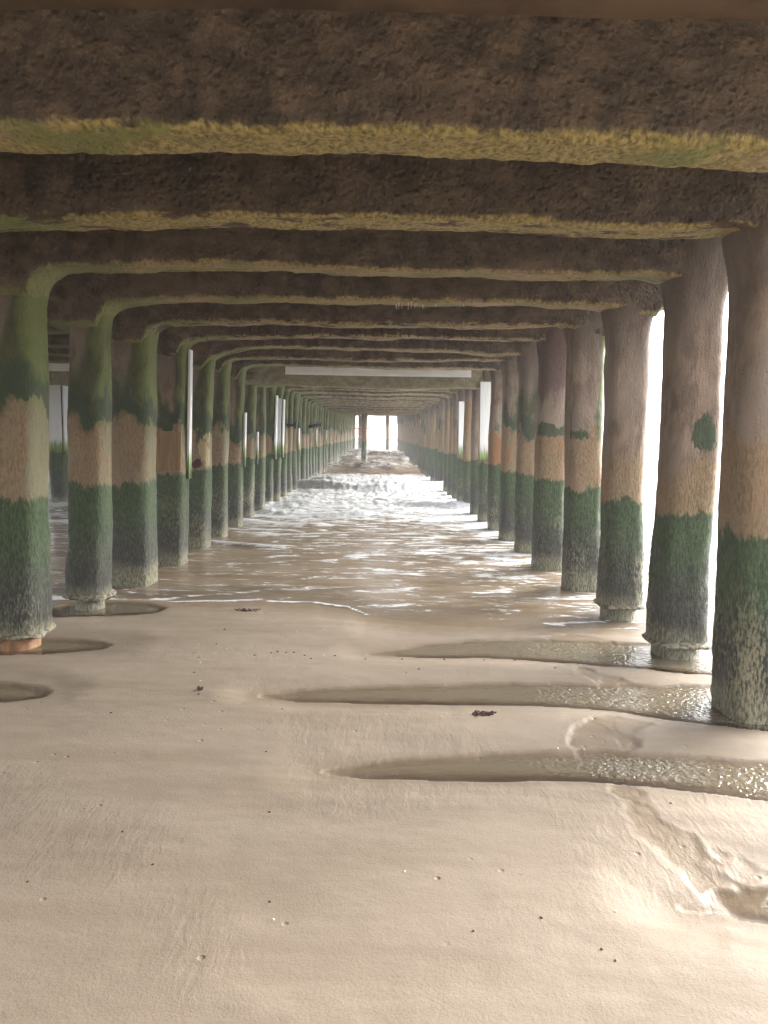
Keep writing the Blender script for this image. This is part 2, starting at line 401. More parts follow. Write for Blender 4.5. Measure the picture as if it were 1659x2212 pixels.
# ------------------------------------------------------------------ ground
def P(lst, z=-.03): return np.array([at(x, y, z)[:2] for x, y in lst])
pools = [
 ('shallow tide pool with bright ripples nearest the channel, fourth from the sea', P([(700,1666),(760,1655),(850,1641),(1030,1629),(1160,1626),(1300,1622),(1480,1634),(1659,1650),(1900,1672),(2300,1690),(2500,1760),(2200,1768),(1900,1750),(1659,1727),(1500,1706),(1400,1692),(1300,1684),(1150,1681),(900,1678),(780,1675)]), .9),
 ('long tide pool reaching the base of the nearest right pile', P([(570,1502),(640,1493),(800,1484),(950,1479),(1100,1474),(1300,1478),(1480,1480),(1700,1486),(1950,1520),(2000,1560),(1850,1590),(1700,1580),(1600,1570),(1540,1563),(1400,1546),(1300,1531),(1200,1522),(1000,1518),(800,1516),(650,1511)]), .8),
 ('long tide pool at the foot of the second right pile', P([(800,1412),(880,1398),(1000,1384),(1150,1379),(1300,1386),(1450,1396),(1560,1400),(1720,1410),(1800,1440),(1700,1462),(1540,1456),(1450,1448),(1385,1441),(1280,1434),(1150,1424),(1000,1420),(880,1417)]), .7),
 ('small brown puddle cut off by the right edge of the photo', P([(1480,1962),(1510,1950),(1525,1935),(1545,1921),(1600,1918),(1659,1914),(1900,1920),(2050,1990),(1900,2020),(1720,2000),(1659,1989),(1600,1984),(1560,1972),(1520,1970)]), .12),
 ('dark scour pool at the left edge, nearest of the left pools', P([(-250,1480),(-60,1474),(20,1477),(70,1485),(97,1496),(85,1505),(45,1511),(0,1514),(-120,1516),(-260,1510)]), .05),
 ('dark scour pool around the foot of the nearest left pile', P([(-60,1395),(20,1382),(110,1380),(180,1382),(225,1388),(243,1394),(215,1402),(150,1407),(80,1409),(0,1412),(-60,1412)]), .05),
 ('dark scour pool around the foot of the second left pile', P([(140,1305),(200,1302),(260,1301),(320,1304),(357,1313),(330,1322),(270,1326),(210,1328),(150,1330),(110,1332),(110,1312)]), .05),
]
channels = [   # wet runnels joining the pools, a centimetre or two deep
 (P([(1318,1684),(1345,1730),(1352,1775),(1385,1822),(1440,1862),(1500,1902),(1530,1925),(1640,1925),(1600,1895),(1560,1868),(1520,1835),(1500,1812),(1455,1800),(1440,1782),(1425,1752),(1390,1730),(1375,1700),(1360,1690)], -.01), .007),
 (P([(1530,1828),(1600,1842),(1680,1880),(1800,1910),(1800,1960),(1640,1925),(1570,1890),(1535,1860)], -.01), .006),
 (P([(1275,1545),(1330,1545),(1400,1556),(1372,1585),(1368,1612),(1330,1628),(1270,1628),(1230,1600),(1245,1572)], -.01), .013),
 (P([(1236,1430),(1262,1436),(1300,1452),(1345,1462),(1400,1474),(1380,1484),(1320,1482),(1300,1470),(1255,1456)], -.01), .013),
 (P([(1180,1362),(1230,1360),(1290,1372),(1330,1384),(1290,1392),(1200,1384)], -.01), .013),
]
def sdist(px, py, poly):
    """signed distance, positive inside"""
    d = np.full(px.shape, 1e9); ins = np.zeros(px.shape, bool)
    n = len(poly)
    for i in range(n):
        a, b = poly[i], poly[(i+1) % n]
        e = b-a; wx, wy = px-a[0], py-a[1]
        t = np.clip((wx*e[0]+wy*e[1])/(e@e), 0, 1)
        d = np.minimum(d, (wx-e[0]*t)**2+(wy-e[1]*t)**2)
        c1 = (a[1] <= py) & (b[1] > py); c2 = (a[1] > py) & (b[1] <= py)
        cr = e[0]*wy-e[1]*wx
        ins ^= (c1 & (cr > 0)) | (c2 & (cr < 0))
    d = np.sqrt(d); return np.where(ins, d, -d)
shore_pts = P([(-900,1300),(-300,1300),(0,1296),(110,1300),(240,1297),(400,1300),(560,1297),(690,1301),(750,1312),(790,1330),(850,1343),(1000,1347),(1150,1349),(1280,1348),(1400,1352),(1560,1356),(1800,1366),(2300,1372)], -.05)
shore_pts = shore_pts[np.argsort(shore_pts[:, 0])]
def y_shore(x):
    return np.interp(x, shore_pts[:, 0], shore_pts[:, 1]) + .05*vnoise(x*1.7, 0*x, 0, 5)+.02*vnoise(x*6, 0*x, 0, 6)
SEA = -.06
def terrain(X, Y):
    ys = y_shore(X); ds = Y-ys
    z = np.where(ds > 0, SEA - .035*ds, SEA*(1-sstep(0, 1.1, -ds)))
    z = np.maximum(z, -2.2)
    near = sstep(14, 9, np.abs(X))
    land = sstep(.2, -.6, ds)
    z = z + land*(.008*fbm(X*.5, Y*1.1, 0, 11, 3) + .0022*fbm(X*2.2, Y*4.5, 0, 12, 3))
    wet = sstep(-.9, .0, ds)*.8
    for (lab, poly, chop) in pools:
        c = poly.mean(0); r = np.abs(poly-c).max()+1.2
        m = (np.abs(X-c[0]) < r) & (np.abs(Y-c[1]) < r)
        if not m.any(): continue
        x, y = X[m], Y[m]
        d = sdist(x, y, poly) + .022 + .022*fbm(x*2.4, y*5, 0, 31, 3)
        edge = -.03
        w = sstep(.32, 0.0, -d)                 # bank
        zz = z[m]
        t = np.where(d < 0, edge + (zz-edge)*(1-w), edge - np.minimum(.10, .004+d*.6))
        bank = np.where(d < 0, .0*sstep(.22, .10, -d)*sstep(.02, .10, -d), 0)
        z[m] = t+bank
        wet[m] = np.maximum(wet[m], sstep(.20, -.03, -d)*.55)
    for (poly, dep) in channels:
        c = poly.mean(0); r = np.abs(poly-c).max()+.5
        m = (np.abs(X-c[0]) < r) & (np.abs(Y-c[1]) < r)
        if not m.any(): continue
        x, y = X[m], Y[m]
        d = sdist(x, y, poly) + .035*fbm(x*8, y*8, 0, 41, 3)
        layer = .45+.35*np.floor(2.99*np.clip(.5+.6*fbm(x*4.2, y*5.0, 0, 43, 2), 0, 1))/2.0
        z[m] = z[m] - dep*sstep(-.03, .03, d)*layer*sstep(-.2, .0, z[m]+.12) + .0015*sstep(.03, 0, np.abs(d+.015))
        wet[m] = np.maximum(wet[m], sstep(-.05, .03, d)*.75)
    ripple = sstep(.0, .5, fbm(X*.9+3, Y*1.5, 0, 51, 2))*land
    z = z + land*near*(.0009*ripple*fbm(X*11+1.3*Y, Y*5-4*X, 0, 61, 2) + .0012*fbm(X*9, Y*16, 0, 62, 2))
    return z, wet, ripple, ds
def span(pts):
    out = []
    for a, b, st in pts: out += list(np.arange(a, b, st))
    return np.array(out+[pts[-1][1]])
xs = span([(-1500,-300,300),(-300,-60,40),(-60,-14,4),(-14,-6,.12),(-6,-3,.05),(-3,-1.6,.02),(-1.6,2.2,.011),(2.2,4.2,.02),(4.2,8,.06),(8,20,.5),(20,60,5),(60,300,40),(300,1500,300)])
ys_ = np.concatenate([span([(-300,-40,40),(-40,-4,3),(-4,1.2,.15)])[:-1], 1.2*np.exp(np.arange(0, math.log(11/1.2), .0042)), span([(11,20,.3),(20,120,5),(120,3000,300)])])
XX, YY = np.meshgrid(xs, ys_)
ZZ, WET, RIP, DS = terrain(XX, YY)
mesh_obj('beach_sand', np.stack([XX, YY, ZZ], -1), grid_faces(*XX.shape), M['sand'], attrs=dict(wet=WET, ripple=RIP))['kind'] = 'structure'

def ground_z(x, y):
    z, *_ = terrain(np.array([[float(x)]]), np.array([[float(y)]])); return float(z[0, 0])

# pools: one sheet of water in each hollow
for lab, poly, chop in pools:
    lo, hi = poly.min(0)-.12, poly.max(0)+.12
    nx = int(min(420, (hi[0]-lo[0])/.015)); ny = int(max(24, (hi[1]-lo[1])/.015))
    X, Y = np.meshgrid(np.linspace(lo[0], hi[0], nx), np.linspace(lo[1], hi[1], ny))
    z, *_ = terrain(X, Y)
    dep = -.033 - z
    keep = dep > -.012
    idx = np.arange(nx*ny).reshape(ny, nx)
    F_ = grid_faces(ny, nx); kf = keep.ravel()[F_].all(1); F_ = F_[kf]
    used = np.unique(F_); remap = -np.ones(nx*ny, int); remap[used] = np.arange(len(used))
    V = np.stack([X, Y, np.full_like(X, -.033)], -1).reshape(-1, 3)[used]
    ch = chop*(.10+.9*sstep(.5, 1.3, X+.15*fbm(X*3,Y*3,0,33,2)))
    o = mesh_obj('tide_pool', V, remap[F_], M['pool'], attrs=dict(depth=dep.ravel()[used], chop=ch.ravel()[used]))
    o['kind'] = 'structure'

# ------------------------------------------------------------------ sea
xs = span([(-3000,-600,400),(-600,-100,60),(-100,-30,6),(-30,-9,.5),(-9,-4,.09),(-4,4,.032),(4,9,.12),(9,30,.7),(30,100,7),(100,600,60),(600,3000,400)])
ys_ = np.concatenate([6.0*np.exp(np.arange(0, math.log(110/6.0), .0036)), span([(112,300,8),(300,1000,80),(1000,4000,500)])])
X, Y = np.meshgrid(xs, ys_)
ys = y_shore(X)
zt = -.06 - .10*sstep(10, 40, Y)
z = zt + 0*X
foam = np.interp(Y, [6,7.5,8.6,10,12.5,14.2,15,16.5,19,21,25,29,31,33,37,39,45,60,110,300], [.34,.36,.33,.38,.42,.50,.70,.84,.76,.88,.84,.80,.70,.24,.26,.42,.30,.32,.30,.2])
foam = foam + .10*sstep(.6, 1.8, X)*sstep(13, 9, Y) + .22*sstep(-1.5, 2.5, X)*sstep(8, 11, Y)*sstep(34, 28, Y) + .10*sstep(9, 14, np.abs(X))
foam = foam + .16*fbm(X*.45, Y*.9, 0, 71, 3)*sstep(7.5, 9, Y)
waves = [(8.35,.012,.10,-9,-1.25,.5),(10.75,.045,.16,-2.9,-.95,.9),(13.6,.05,.25,-9,-.6,.8),(15.0,.08,.3,-2.6,.1,.9),(17.3,.11,.45,-30,30,.5),
         (22.6,.20,.8,-30,30,.6),(27.5,.12,1.0,-30,30,.3),(37.5,.30,2.2,-50,50,.3),(47.5,.25,2.4,-50,50,.3),(58,.3,3,-60,60,.35),(68,.3,3,-60,60,.35),(93,.95,5,-3000,9,.2),(125,.5,6,-3000,3000,.2)]
for k, (yc, h, w, x0, x1, fo) in enumerate(waves):
    c = yc + .05*yc*fbm(X*.30, 0*X, k, 81+k, 3)
    hh = h*(1+.35*fbm(X*.6, 0*X, k, 99+k, 3))*sstep(x0, x0+.4, X)*sstep(x1, x1-.5 if x1 < 5 else x1-8, X)
    t = Y-c
    prof = np.where(t < 0, np.exp(-(t/(w*.42))**2), np.exp(-(t/(w*1.5))**2))
    z = z + hh*prof
    foam = foam + fo*np.where(t < 0, np.exp(-(t/(w*.6))**2), np.exp(-(t/(w*.5))**2))*(hh/h)*(.75+.5*fbm(X*1.3, Y*1.0, k, 107, 2))
amp = np.interp(Y, [6,8,12,16,24,32,50,110,400], [.001,.003,.009,.022,.035,.035,.05,.10,.2])
z = z + amp*(fbm(X*.8+.2*Y, Y*1.5, 0, 121, 5, .6))
z = z + amp*1.3*np.clip(foam, 0, 1)*sstep(12,16,Y)*(np.abs(fbm(X*3.6, Y*4.6, 0, 131, 4, .62))-.2)
ds = Y-ys
line = np.exp(-((ds-.03)/.024)**2)*sstep(.35, .8, .5+fbm(X*2.6, 0*X, 0, 141, 3))*sstep(.05, -.3, X)
line2 = np.exp(-((ds-.45-.3*fbm(X*.8, 0*X, 0, 149, 2))/.07)**2)*.5
foam = np.clip(foam + line*.75 + line2*sstep(-1.0, -1.5, X), 0, 1)
z = z + line*.010
zs, _, _, _ = terrain(X, Y)
dep = z-zs
kf = (ds.ravel() > -.12)
F_ = grid_faces(*X.shape); F_ = F_[kf[F_].all(1)]
used = np.unique(F_); remap = -np.ones(X.size, int); remap[used] = np.arange(len(used))
o = mesh_obj('sea', np.stack([X, Y, z], -1).reshape(-1, 3)[used], remap[F_], M['sea'], attrs=dict(foam=foam.ravel()[used], depth=dep.ravel()[used]))
o['kind'] = 'structure'

# ------------------------------------------------------------------ piles
def pile_verts(top, seed, nseg=44, nz=120, wob=.012, half=HALF, taper=.012, power=3.4, zlo=-.5, cap=True, flare=.008):
    t = np.linspace(0, 2*pi, nseg, endpoint=False)+.001
    zz = np.linspace(zlo, top, nz)
    T, Zm = np.meshgrid(t, zz)
    ct, st = np.cos(T), np.sin(T)
    r = (np.abs(ct)**power+np.abs(st)**power)**(-1/power)
    r = r*half*(1 + .0*T)
    r = r + taper*(.5-(Zm/2.7)) + flare*np.exp(-((Zm-.15)/.35)**2) + .045*sstep(2.35, 2.78, Zm)**2
    r = r + wob*fbm(ct*.9, st*.9, Zm*1.3, seed, 3) + wob*.35*fbm(ct*3, st*3, Zm*5, seed+5, 3)
    rough = sstep(1.15, .6, Zm)
    r = r + (.0025+.004*rough)*fbm(ct*9, st*9, Zm*16, seed+9, 2)
    if cap:
        r = r*(1-.9*sstep(top-.05, top, Zm)**2*.6)
    cx = .014*fbm(Zm*.8, 0*Zm, 0, seed+20, 2); cy = .014*fbm(Zm*.8, 0*Zm, 9, seed+21, 2)
    V = np.stack([r*ct+cx, r*st+cy, Zm], -1)
    return V.reshape(-1, 3), nz, nseg
def shaft(name, parent, seed, top, nseg=44, nz=120, mat='pile', **kw):
    V, nz, ns = pile_verts(top, seed, nseg, nz, **kw)
    F_ = grid_faces(nz, ns, wrap=True)
    n = len(V)
    V = np.vstack([V, [[0, 0, V[-1, 2]+.005]]])
    capf = np.array([[(nz-1)*ns+i, (nz-1)*ns+(i+1) % ns, n, n] for i in range(ns)])
    me_f = [tuple(f) for f in F_.tolist()]+[(a, b, c) for a, b, c, _ in capf.tolist()]
    return mesh_obj(name, V, me_f, M[mat], parent)
def collar(parent, seed, r=.235, z0=.045, z1=.15, ragged=.03):
    ns, nr = 60, 9
    t = np.linspace(0, 2*pi, ns, endpoint=False); u = np.linspace(0, 1, nr)
    T, U = np.meshgrid(t, u)
    ct, st = np.cos(T), np.sin(T)
    rr = (np.abs(ct)**4+np.abs(st)**4)**(-.25)
    prof = np.interp(U, [0, .25, .5, .75, 1], [-.05, .018, .022, .004, -.02])
    R_ = rr*(r+prof) + ragged*.6*fbm(ct*4, st*4, U*2, seed, 3)
    Zc = z0+(z1-z0)*U + ragged*fbm(ct*3, st*3, 0*U, seed+3, 3)*(1-U)
    V = np.stack([R_*ct, R_*st, Zc], -1).reshape(-1, 3)
    return mesh_obj('collar', V, grid_faces(nr, ns, wrap=True), M['crust'], parent)

def props(o, **kw):
    d = dict(algae=.5, stain_red=0.0, stain_orange=0.0, tan_top=1.6, waterline=0.0, green_top=1.09)
    d.update(kw)
    for k, v in d.items(): o[k] = float(v)

ordn = ['nearest','second','third','fourth','fifth','sixth','seventh','eighth','ninth','tenth','eleventh','twelfth','thirteenth','fourteenth','fifteenth','sixteenth','seventeenth','eighteenth']
right_lab = {
 1:'thick pile cut by the right edge of the photo, standing in a pool',
 2:'right-hand pile with a dark green spot at eye height and a flared foot',
 3:'right-hand pile left of the wide bright gap, a collar round its foot',
 4:'fourth right-hand pile, a ragged green line above its tan band, at the water edge',
 5:'right-hand pile stained purple red at the top, standing in shallow water',
 6:'sixth right-hand pile with olive algae on its upper half and orange edge',
 7:'narrow right-hand pile with wrinkled green upper half beside a rust streaked one',
 8:'right-hand pile with rusty orange band, right beside the white clad pile',
 9:'right-hand pile clad in bright white boards above its green foot',
 10:'purple grey right-hand pile with an iron ring bolted to its green foot',
 11:'right-hand pile with bare orange rust running down its whole upper half',
 12:'right-hand pile with a narrow white board, beyond the bare orange one'}
left_lab = {
 2:'thick left pile cut by the photo edge, its broken collar over an orange core',
 3:'second left pile, green flanked, with a ragged collar at its foot',
 4:'third left pile, wide and dark, standing at the water edge with a green right flank',
 5:'square left pile with one brilliant white flank and a plain brown front board',
 6:'left pile with a pale peeled patch and a dark red hole in its tan band',
 7:'left pile with wrinkled green upper half, just before the rust brown beam end',
 8:'square left pile whose right flank is olive above and white below',
 9:'narrow left pile with pale green strip on its flank behind the olive and white one'}
far_parts_cache = {}
def add_cladding(parent, side, z0=1.0, z1=2.72, w=.36, offset=None):
    if side == 'right':   # board on the +x flank
        x = HALF+.022
        return boxes('cladding_board', [(x, x+.03, -w/2, -.002, z0, z1), (x, x+.03, .002, w/2, z0, z1)], M['clad'], parent, .004)
    y = -HALF-.022
    return boxes('cladding_board', [(-w/2, -.0005, y-.03, y, z0, z1), (.0005, w/2, y-.031, y, z0+.01, z1-.02)], M['clad'], parent, .004)

def make_pile(i, Y, X, side, top, near):
    if side == 'R': X = {1: 2.27, 2: 2.285, 3: 2.25, 4: 2.25}.get(i, 2.16)
    else: X = {2: -2.71, 3: -2.64, 4: -2.65}.get(i, -2.60)
    hf = {('L', 2): .19, ('L', 3): .158, ('L', 4): .205, ('R', 1): .187, ('R', 2): .184, ('R', 3): .176, ('R', 4): .185}.get((side, i), .180 if side == 'R' else .174)
    pw = 4.6 if side == 'L' else 3.4
    root = empty('pier_pile', (X, Y+DY, 0))
    root.rotation_euler = (0, radians(({1: -1.9, 2: 0, 4: -1.4, 5: 0, 6: 0}.get(i, -.8)) if side == 'R' else 1.5), 0)
    seed = 100+i*7+(0 if side == 'R' else 1000)
    # below water / at the scour hole
    if (side == 'L' and i in (2, 3)) or (side == 'R' and i in (2, 3)):
        sh = shaft('shaft', root, seed, top, 56, 260, zlo=.09, half=hf, power=pw)
        collar(root, seed+3, r=hf+(.022 if side == 'L' else .012), ragged=.024 if side == 'L' else .008, z0=(.06 if side == 'L' else .045), z1=.13 if side == 'L' else .10)
        V, F_ = tube_vf((0, 0, -.5), (0, 0, .12), hf-(.03 if side == 'L' else .008), hf-(.03 if side == 'L' else .008), 24)
        co = mesh_obj('core', V, F_, M['rust'] if side == 'L' and i == 2 else M['pile'], root)
        props(co, waterline=.1)
    else:
        sh = shaft('shaft', root, seed, top, 56 if near else 36, 260 if i < 6 else 130, half=hf, power=pw)
    return root, sh

lowres = []
for k in range(5):
    V, nz, ns = pile_verts(2.95, 900+k*13, 24, 60, wob=.016, half=.172)
    n = len(V); F_ = [tuple(f) for f in grid_faces(nz, ns, wrap=True).tolist()]
    me = mesh_obj('shaft', V, F_, M['pile']); lowres.append(me.data); bpy.data.objects.remove(me)
lowtall = []
for k in range(4):
    V, nz, ns = pile_verts(3.8, 950+k*13, 20, 60, wob=.016, half=.172)
    F_ = [tuple(f) for f in grid_faces(nz, ns, wrap=True).tolist()]
    me = mesh_obj('shaft', V, F_, M['pile']); lowtall.append(me.data); bpy.data.objects.remove(me)

for i, Y in enumerate(bents):
    zb = zb_of(Y)
    for side, X in (('R', XR), ('L', XL)):
        if side == 'R' and i < 1 or side == 'L' and i < 2: continue
        if side == 'L' and Y > 70: continue
        wl_ = 0.0 if Y < 8 else -.06
        if i <= 13:
            root, sh = make_pile(i, Y, X, side, zb+((.10 if i == 3 else .43) if side == 'R' else .02), i <= 6)
            if side == 'R':
                props(sh, waterline=wl_, algae=[0,.28,.12,.15,.40,.30,.66,.62,.4,.2,.2,.1,.2,.3][i], stain_red=1.0 if i in (5,) else (.5 if i == 10 else 0),
                      stain_orange=[0,.35,.15,.5,.1,.35,.7,.9,.95,.2,.1,1,.7,.3][i], tan_top=[0,1.6,1.42,1.45,1.62,1.72,1.6,1.72,1.66,1.5,1.3,2.4,1.6,1.6][i], green_top=1.09+.05*rnd.uniform(-1, 1))
            else:
                props(sh, waterline=wl_, algae=[0,0,.78,.82,.7,.62,.74,.85,.62,.8,.6,.7,.8,.8][i], stain_orange=.12, tan_top=[0,0,1.72,1.66,1.70,1.62,1.56,1.6,1.5,1.5,1.5,1.6,1.6,1.6][i], green_top=1.10+.03*rnd.uniform(-1, 1))
            lab = (right_lab if side == 'R' else left_lab).get(i)
            if not lab:
                lab = ('%s pile from the front in the %s row, standing in surf' % (ordn[i-1 if side == 'R' else i-2], 'right-hand' if side == 'R' else 'left-hand'))
            tag(root, lab, 'pier pile', 'piles of the right-hand row' if side == 'R' else 'piles of the left-hand row')
            if side == 'L' and i == 5:
                add_cladding(root, 'right', 1.02, 2.60, .12)
                boxes('front_board', [(-.165, .165, -HALF-.028, -HALF-.006, 1.13, 1.60)], mat_simple('brown_board', (.19, .115, .055), (.27, .17, .085), (30, 30, 2), .7, .3, .004), root, .004)
            if side == 'L' and i in (8,): add_cladding(root, 'right', 1.0, 1.95, .14)
            if side == 'L' and i == 9: add_cladding(root, 'right', 1.0, 1.62, .1)
            if side == 'L' and i == 11: add_cladding(root, 'right', 1.0, 2.45, .26)
            if side == 'L' and i == 12: add_cladding(root, 'right', 1.0, 2.42, .26); add_cladding(root, 'front', 1.0, 2.45, .36)
            if side == 'R' and i == 9: add_cladding(root, 'front', 1.12, 2.62, .40)
            if side == 'R' and i == 12: add_cladding(root, 'front', 1.12, 2.42, .38)
            if side == 'R' and i == 10:
                t = np.linspace(0, 2*pi, 17)
                tubes('iron_ring', [((-.02+.05*math.cos(a), -HALF-.04, .52+.05*math.sin(a)), (-.02+.05*math.cos(b), -HALF-.04, .52+.05*math.sin(b)), .014, .014) for a, b in zip(t[:-1], t[1:])], M['iron'], root)
            if side == 'R' and i == 11: sh.data.materials[0] = M['orange'] if False else M['pile']
            if side == 'L' and i == 13:
                boxes('iron_bracket', [(HALF-.02, HALF+.22, -.16, -.11, 1.78, 1.84), (HALF-.02, HALF+.22, .10, .15, 1.78, 1.84), (HALF+.16, HALF+.22, -.16, .15, 1.72, 1.90)], M['iron'], root, .005)
        else:
            root = empty('pier_pile', ((2.155 if side == 'R' else -2.62)+rnd.uniform(-.02, .02), Y+DY, 0)); root.rotation_euler = (0, radians(-.4 if side == 'R' else 1.2), 0)
            me = (lowres if zb < 2.8 else lowtall)[i % (5 if zb < 2.8 else 4)]
            sh = bpy.data.objects.new('shaft', me); C.objects.link(sh); sh.parent = root
            props(sh, waterline=wl_-.05, algae=rnd.uniform(.3, .7) if side == 'R' else rnd.uniform(.6, .9), stain_orange=rnd.choice([0, .1, .4]), tan_top=rnd.uniform(1.5, 1.9) if side == 'L' else rnd.uniform(1.7, 2.6), green_top=1.09+.04*rnd.uniform(-1, 1))
            sdn = 'right-hand' if side == 'R' else 'left-hand'
            if i < 19:
                tag(root, '%s pile from the front in the %s row, beyond the white fascia board' % (ordn[i-1 if side == 'R' else i-2], sdn), 'pier pile', 'piles of the %s row' % sdn)
            else:
                tag(root, 'far slim pile in the %s row, green below and tan above, deep under the pier' % sdn, 'pier pile', 'far piles of the %s row' % sdn)
            if side == 'L' and i == 18:
                tubes('iron_pipe', [((HALF-.02, -.1, 1.83), (HALF+.42, -.14, 1.92), .06, .07)], M['iron'], root)
            if side == 'L' and i in (15, 20, 24): add_cladding(root, 'right', 1.1, 1.75, .2)
    # outer rows to the left, seen through the gaps
    for X, i0, i1, nm in ((XL2, 9, 30, 'second row to the left'), (XL3, 16, 40, 'outermost row on the left')):
        if not (i0 <= i <= i1) or (X == XL3 and i % 2): continue
        root = empty('pier_pile', (X+rnd.uniform(-.04, .04), Y+DY, 0))
        me = lowres[(i+2) % 5]
        sh = bpy.data.objects.new('shaft', me); C.objects.link(sh); sh.parent = root
        props(sh, waterline=-.1, algae=.6, tan_top=1.7)
        if X == XL2 and i == 11:
            add_cladding(root, 'front', 1.05, 2.62, .36); add_cladding(root, 'right', 1.05, 2.62, .36)
            tag(root, 'white boarded pile glimpsed through the gap between the two nearest left piles', 'pier pile', 'piles of the ' + nm)
        else:
            tag(root, 'shaded pile of the %s, glimpsed through gaps between the nearer piles' % nm, 'pier pile', 'piles of the ' + nm)
# stains that have a shape of their own, stored on the shaft's own vertices
def patch_on(root_label, name, cx, zc, w, h, seed):
    root = [o for o in C.objects if o.get('label') == root_label][0]
    me = [c for c in root.children if c.name.startswith('shaft')][0].data
    n = len(me.vertices); co = np.empty(n*3, np.float32); me.vertices.foreach_get('co', co); co = co.reshape(-1, 3).astype(float)
    d = np.sqrt(((co[:, 0]-cx)/(w/2))**2+((co[:, 2]-zc)/(h/2))**2) + .6*fbm(co[:, 0]*12, co[:, 2]*7, 0, seed, 3)
    v = np.where(co[:, 1] < -.05, np.clip(1.5-d, 0, 1), 0)
    if name in me.attributes:
        at_ = me.attributes[name]; old = np.empty(n, np.float32); at_.data.foreach_get('value', old); v = np.maximum(v, old)
    else: at_ = me.attributes.new(name, 'FLOAT', 'POINT')
    at_.data.foreach_set('value', v.astype(np.float32))
patch_on(right_lab[2], 'patch_green', .05, 1.62, .17, .22, 3)
patch_on(right_lab[1], 'patch_green', -.02, 1.95, .16, .16, 5)
patch_on(right_lab[4], 'patch_green', -.10, 1.62, .30, .14, 6)
patch_on(right_lab[5], 'patch_green', -.06, 1.66, .50, .16, 7)
patch_on(left_lab[6], 'patch_pale', .11, 1.38, .15, .46, 8)
patch_on(left_lab[6], 'patch_red', .02, 1.16, .13, .13, 9)

# ------------------------------------------------------------------ crossbeams
def make_beam(i, Y, zb, x0, x1, nx, npz, haunches, depth=.40, thick=.29, amp=1.0):
    y0, y1 = 0.0, thick
    rc = .045
    pr = []; nr = []; lowv = []
    def add(y, z, n): pr.append((y, z)); nr.append(n)
    for u in np.linspace(0, 1, npz): add(y0, depth-(depth-rc)*u, (-1, 0))
    for a in np.linspace(0, pi/2, 7)[1:-1]: add(y0+rc-rc*math.cos(a), rc-rc*math.sin(a), (-math.cos(a), -math.sin(a)))
    for u in np.linspace(0, 1, max(4, int(npz*.6))): add(y0+rc+(thick-2*rc)*u, 0.0, (0, -1))
    for a in np.linspace(0, pi/2, 5)[1:-1]: add(y1-rc+rc*math.sin(a), rc-rc*math.cos(a), (math.sin(a), -math.cos(a)))
    for u in np.linspace(0, 1, 4): add(y1, rc+(depth-rc)*u, (1, 0))
    pr, nr = np.array(pr), np.array(nr)
    xs = np.linspace(x0, x1, nx)
    Xg, K = np.meshgrid(xs, np.arange(len(pr)), indexing='ij')
    py, pz = pr[K, 0], pr[K, 1]; ny_, nz_ = nr[K, 0], nr[K, 1]
    s = 300+i*9
    d = .015*fbm(Xg*.9, py*2, pz*2.5, s, 3)*amp + .005*fbm(Xg*7, py*8, pz*8, s+3, 3)*amp + .0035*fbm(Xg*26, py*20, pz*20, s+5, 2)*amp
    yy = py+ny_*d; zz = pz+nz_*d
    wob = (.024*fbm(xs*.55, 0*xs, 0, s+7, 3) + .007*fbm(xs*2.6, 0*xs, 0, s+8, 2))*amp
    hx = np.zeros_like(xs)
    for xc, hl, hr, r in haunches:
        t = (np.abs(xs-xc)-.20)/r; h = np.where(xs > xc, hr, hl)
        t = np.clip(t, 0, 1); hx = np.maximum(hx, h*(1-np.sqrt(np.clip(1-(1-t)**2, 0, 1)))*1.0)
    prow = np.zeros_like(xs)
    for xc, hl, hr, r in haunches: prow = np.maximum(prow, (.05 if xc > 0 else .075)*sstep(.62, .16, np.abs(xs-xc)))
    yy = yy - prow[:, None]*np.where(ny_ < .5, 1, 0)*(nr[K, 0] <= .01)
    zz = zz + (wob-hx)[:, None]*np.clip(1-pz/depth, 0, 1)
    low = np.clip(1-pz/.075, 0, 1)*np.where(nr[K, 0] > .5, .4, 1)
    low = np.where(pz < rc+.001, np.maximum(low*.7, .15+.95*(pr[K, 0] > rc*.6)), low*.7)
    V = np.stack([Xg, yy, zz], -1)
    o = mesh_obj('crossbeam', V.reshape(-1, 3), grid_faces(nx, len(pr))[:, ::-1].copy(), M['beam'], attrs=dict(low=low.ravel()), loc=(0, Y+.055, zb))
    return o
beam_lab = [
 'dark pitted crossbeam closest overhead with a mossy yellow-green underside',
 'second crossbeam from the camera, mossy at both ends with dark red marks in the middle',
 'third crossbeam, brown with a thin moss line, curving down to the thick left pile',
 'crossbeam with a cluster of thin white drips hanging from its edge',
 'fifth crossbeam from the camera, spalled purple patches above a mossy edge',
 'crossbeam with a row of rusty rebar stubs along its lower edge',
 'seventh crossbeam from the camera, arching down strongly at its left end',
 'eighth crossbeam, with ragged brown spalling on its lower edge',
 'dark smooth crossbeam just in front of the white fascia board',
 'deep pale olive crossbeam carrying the white fascia board']
lowbeam = None
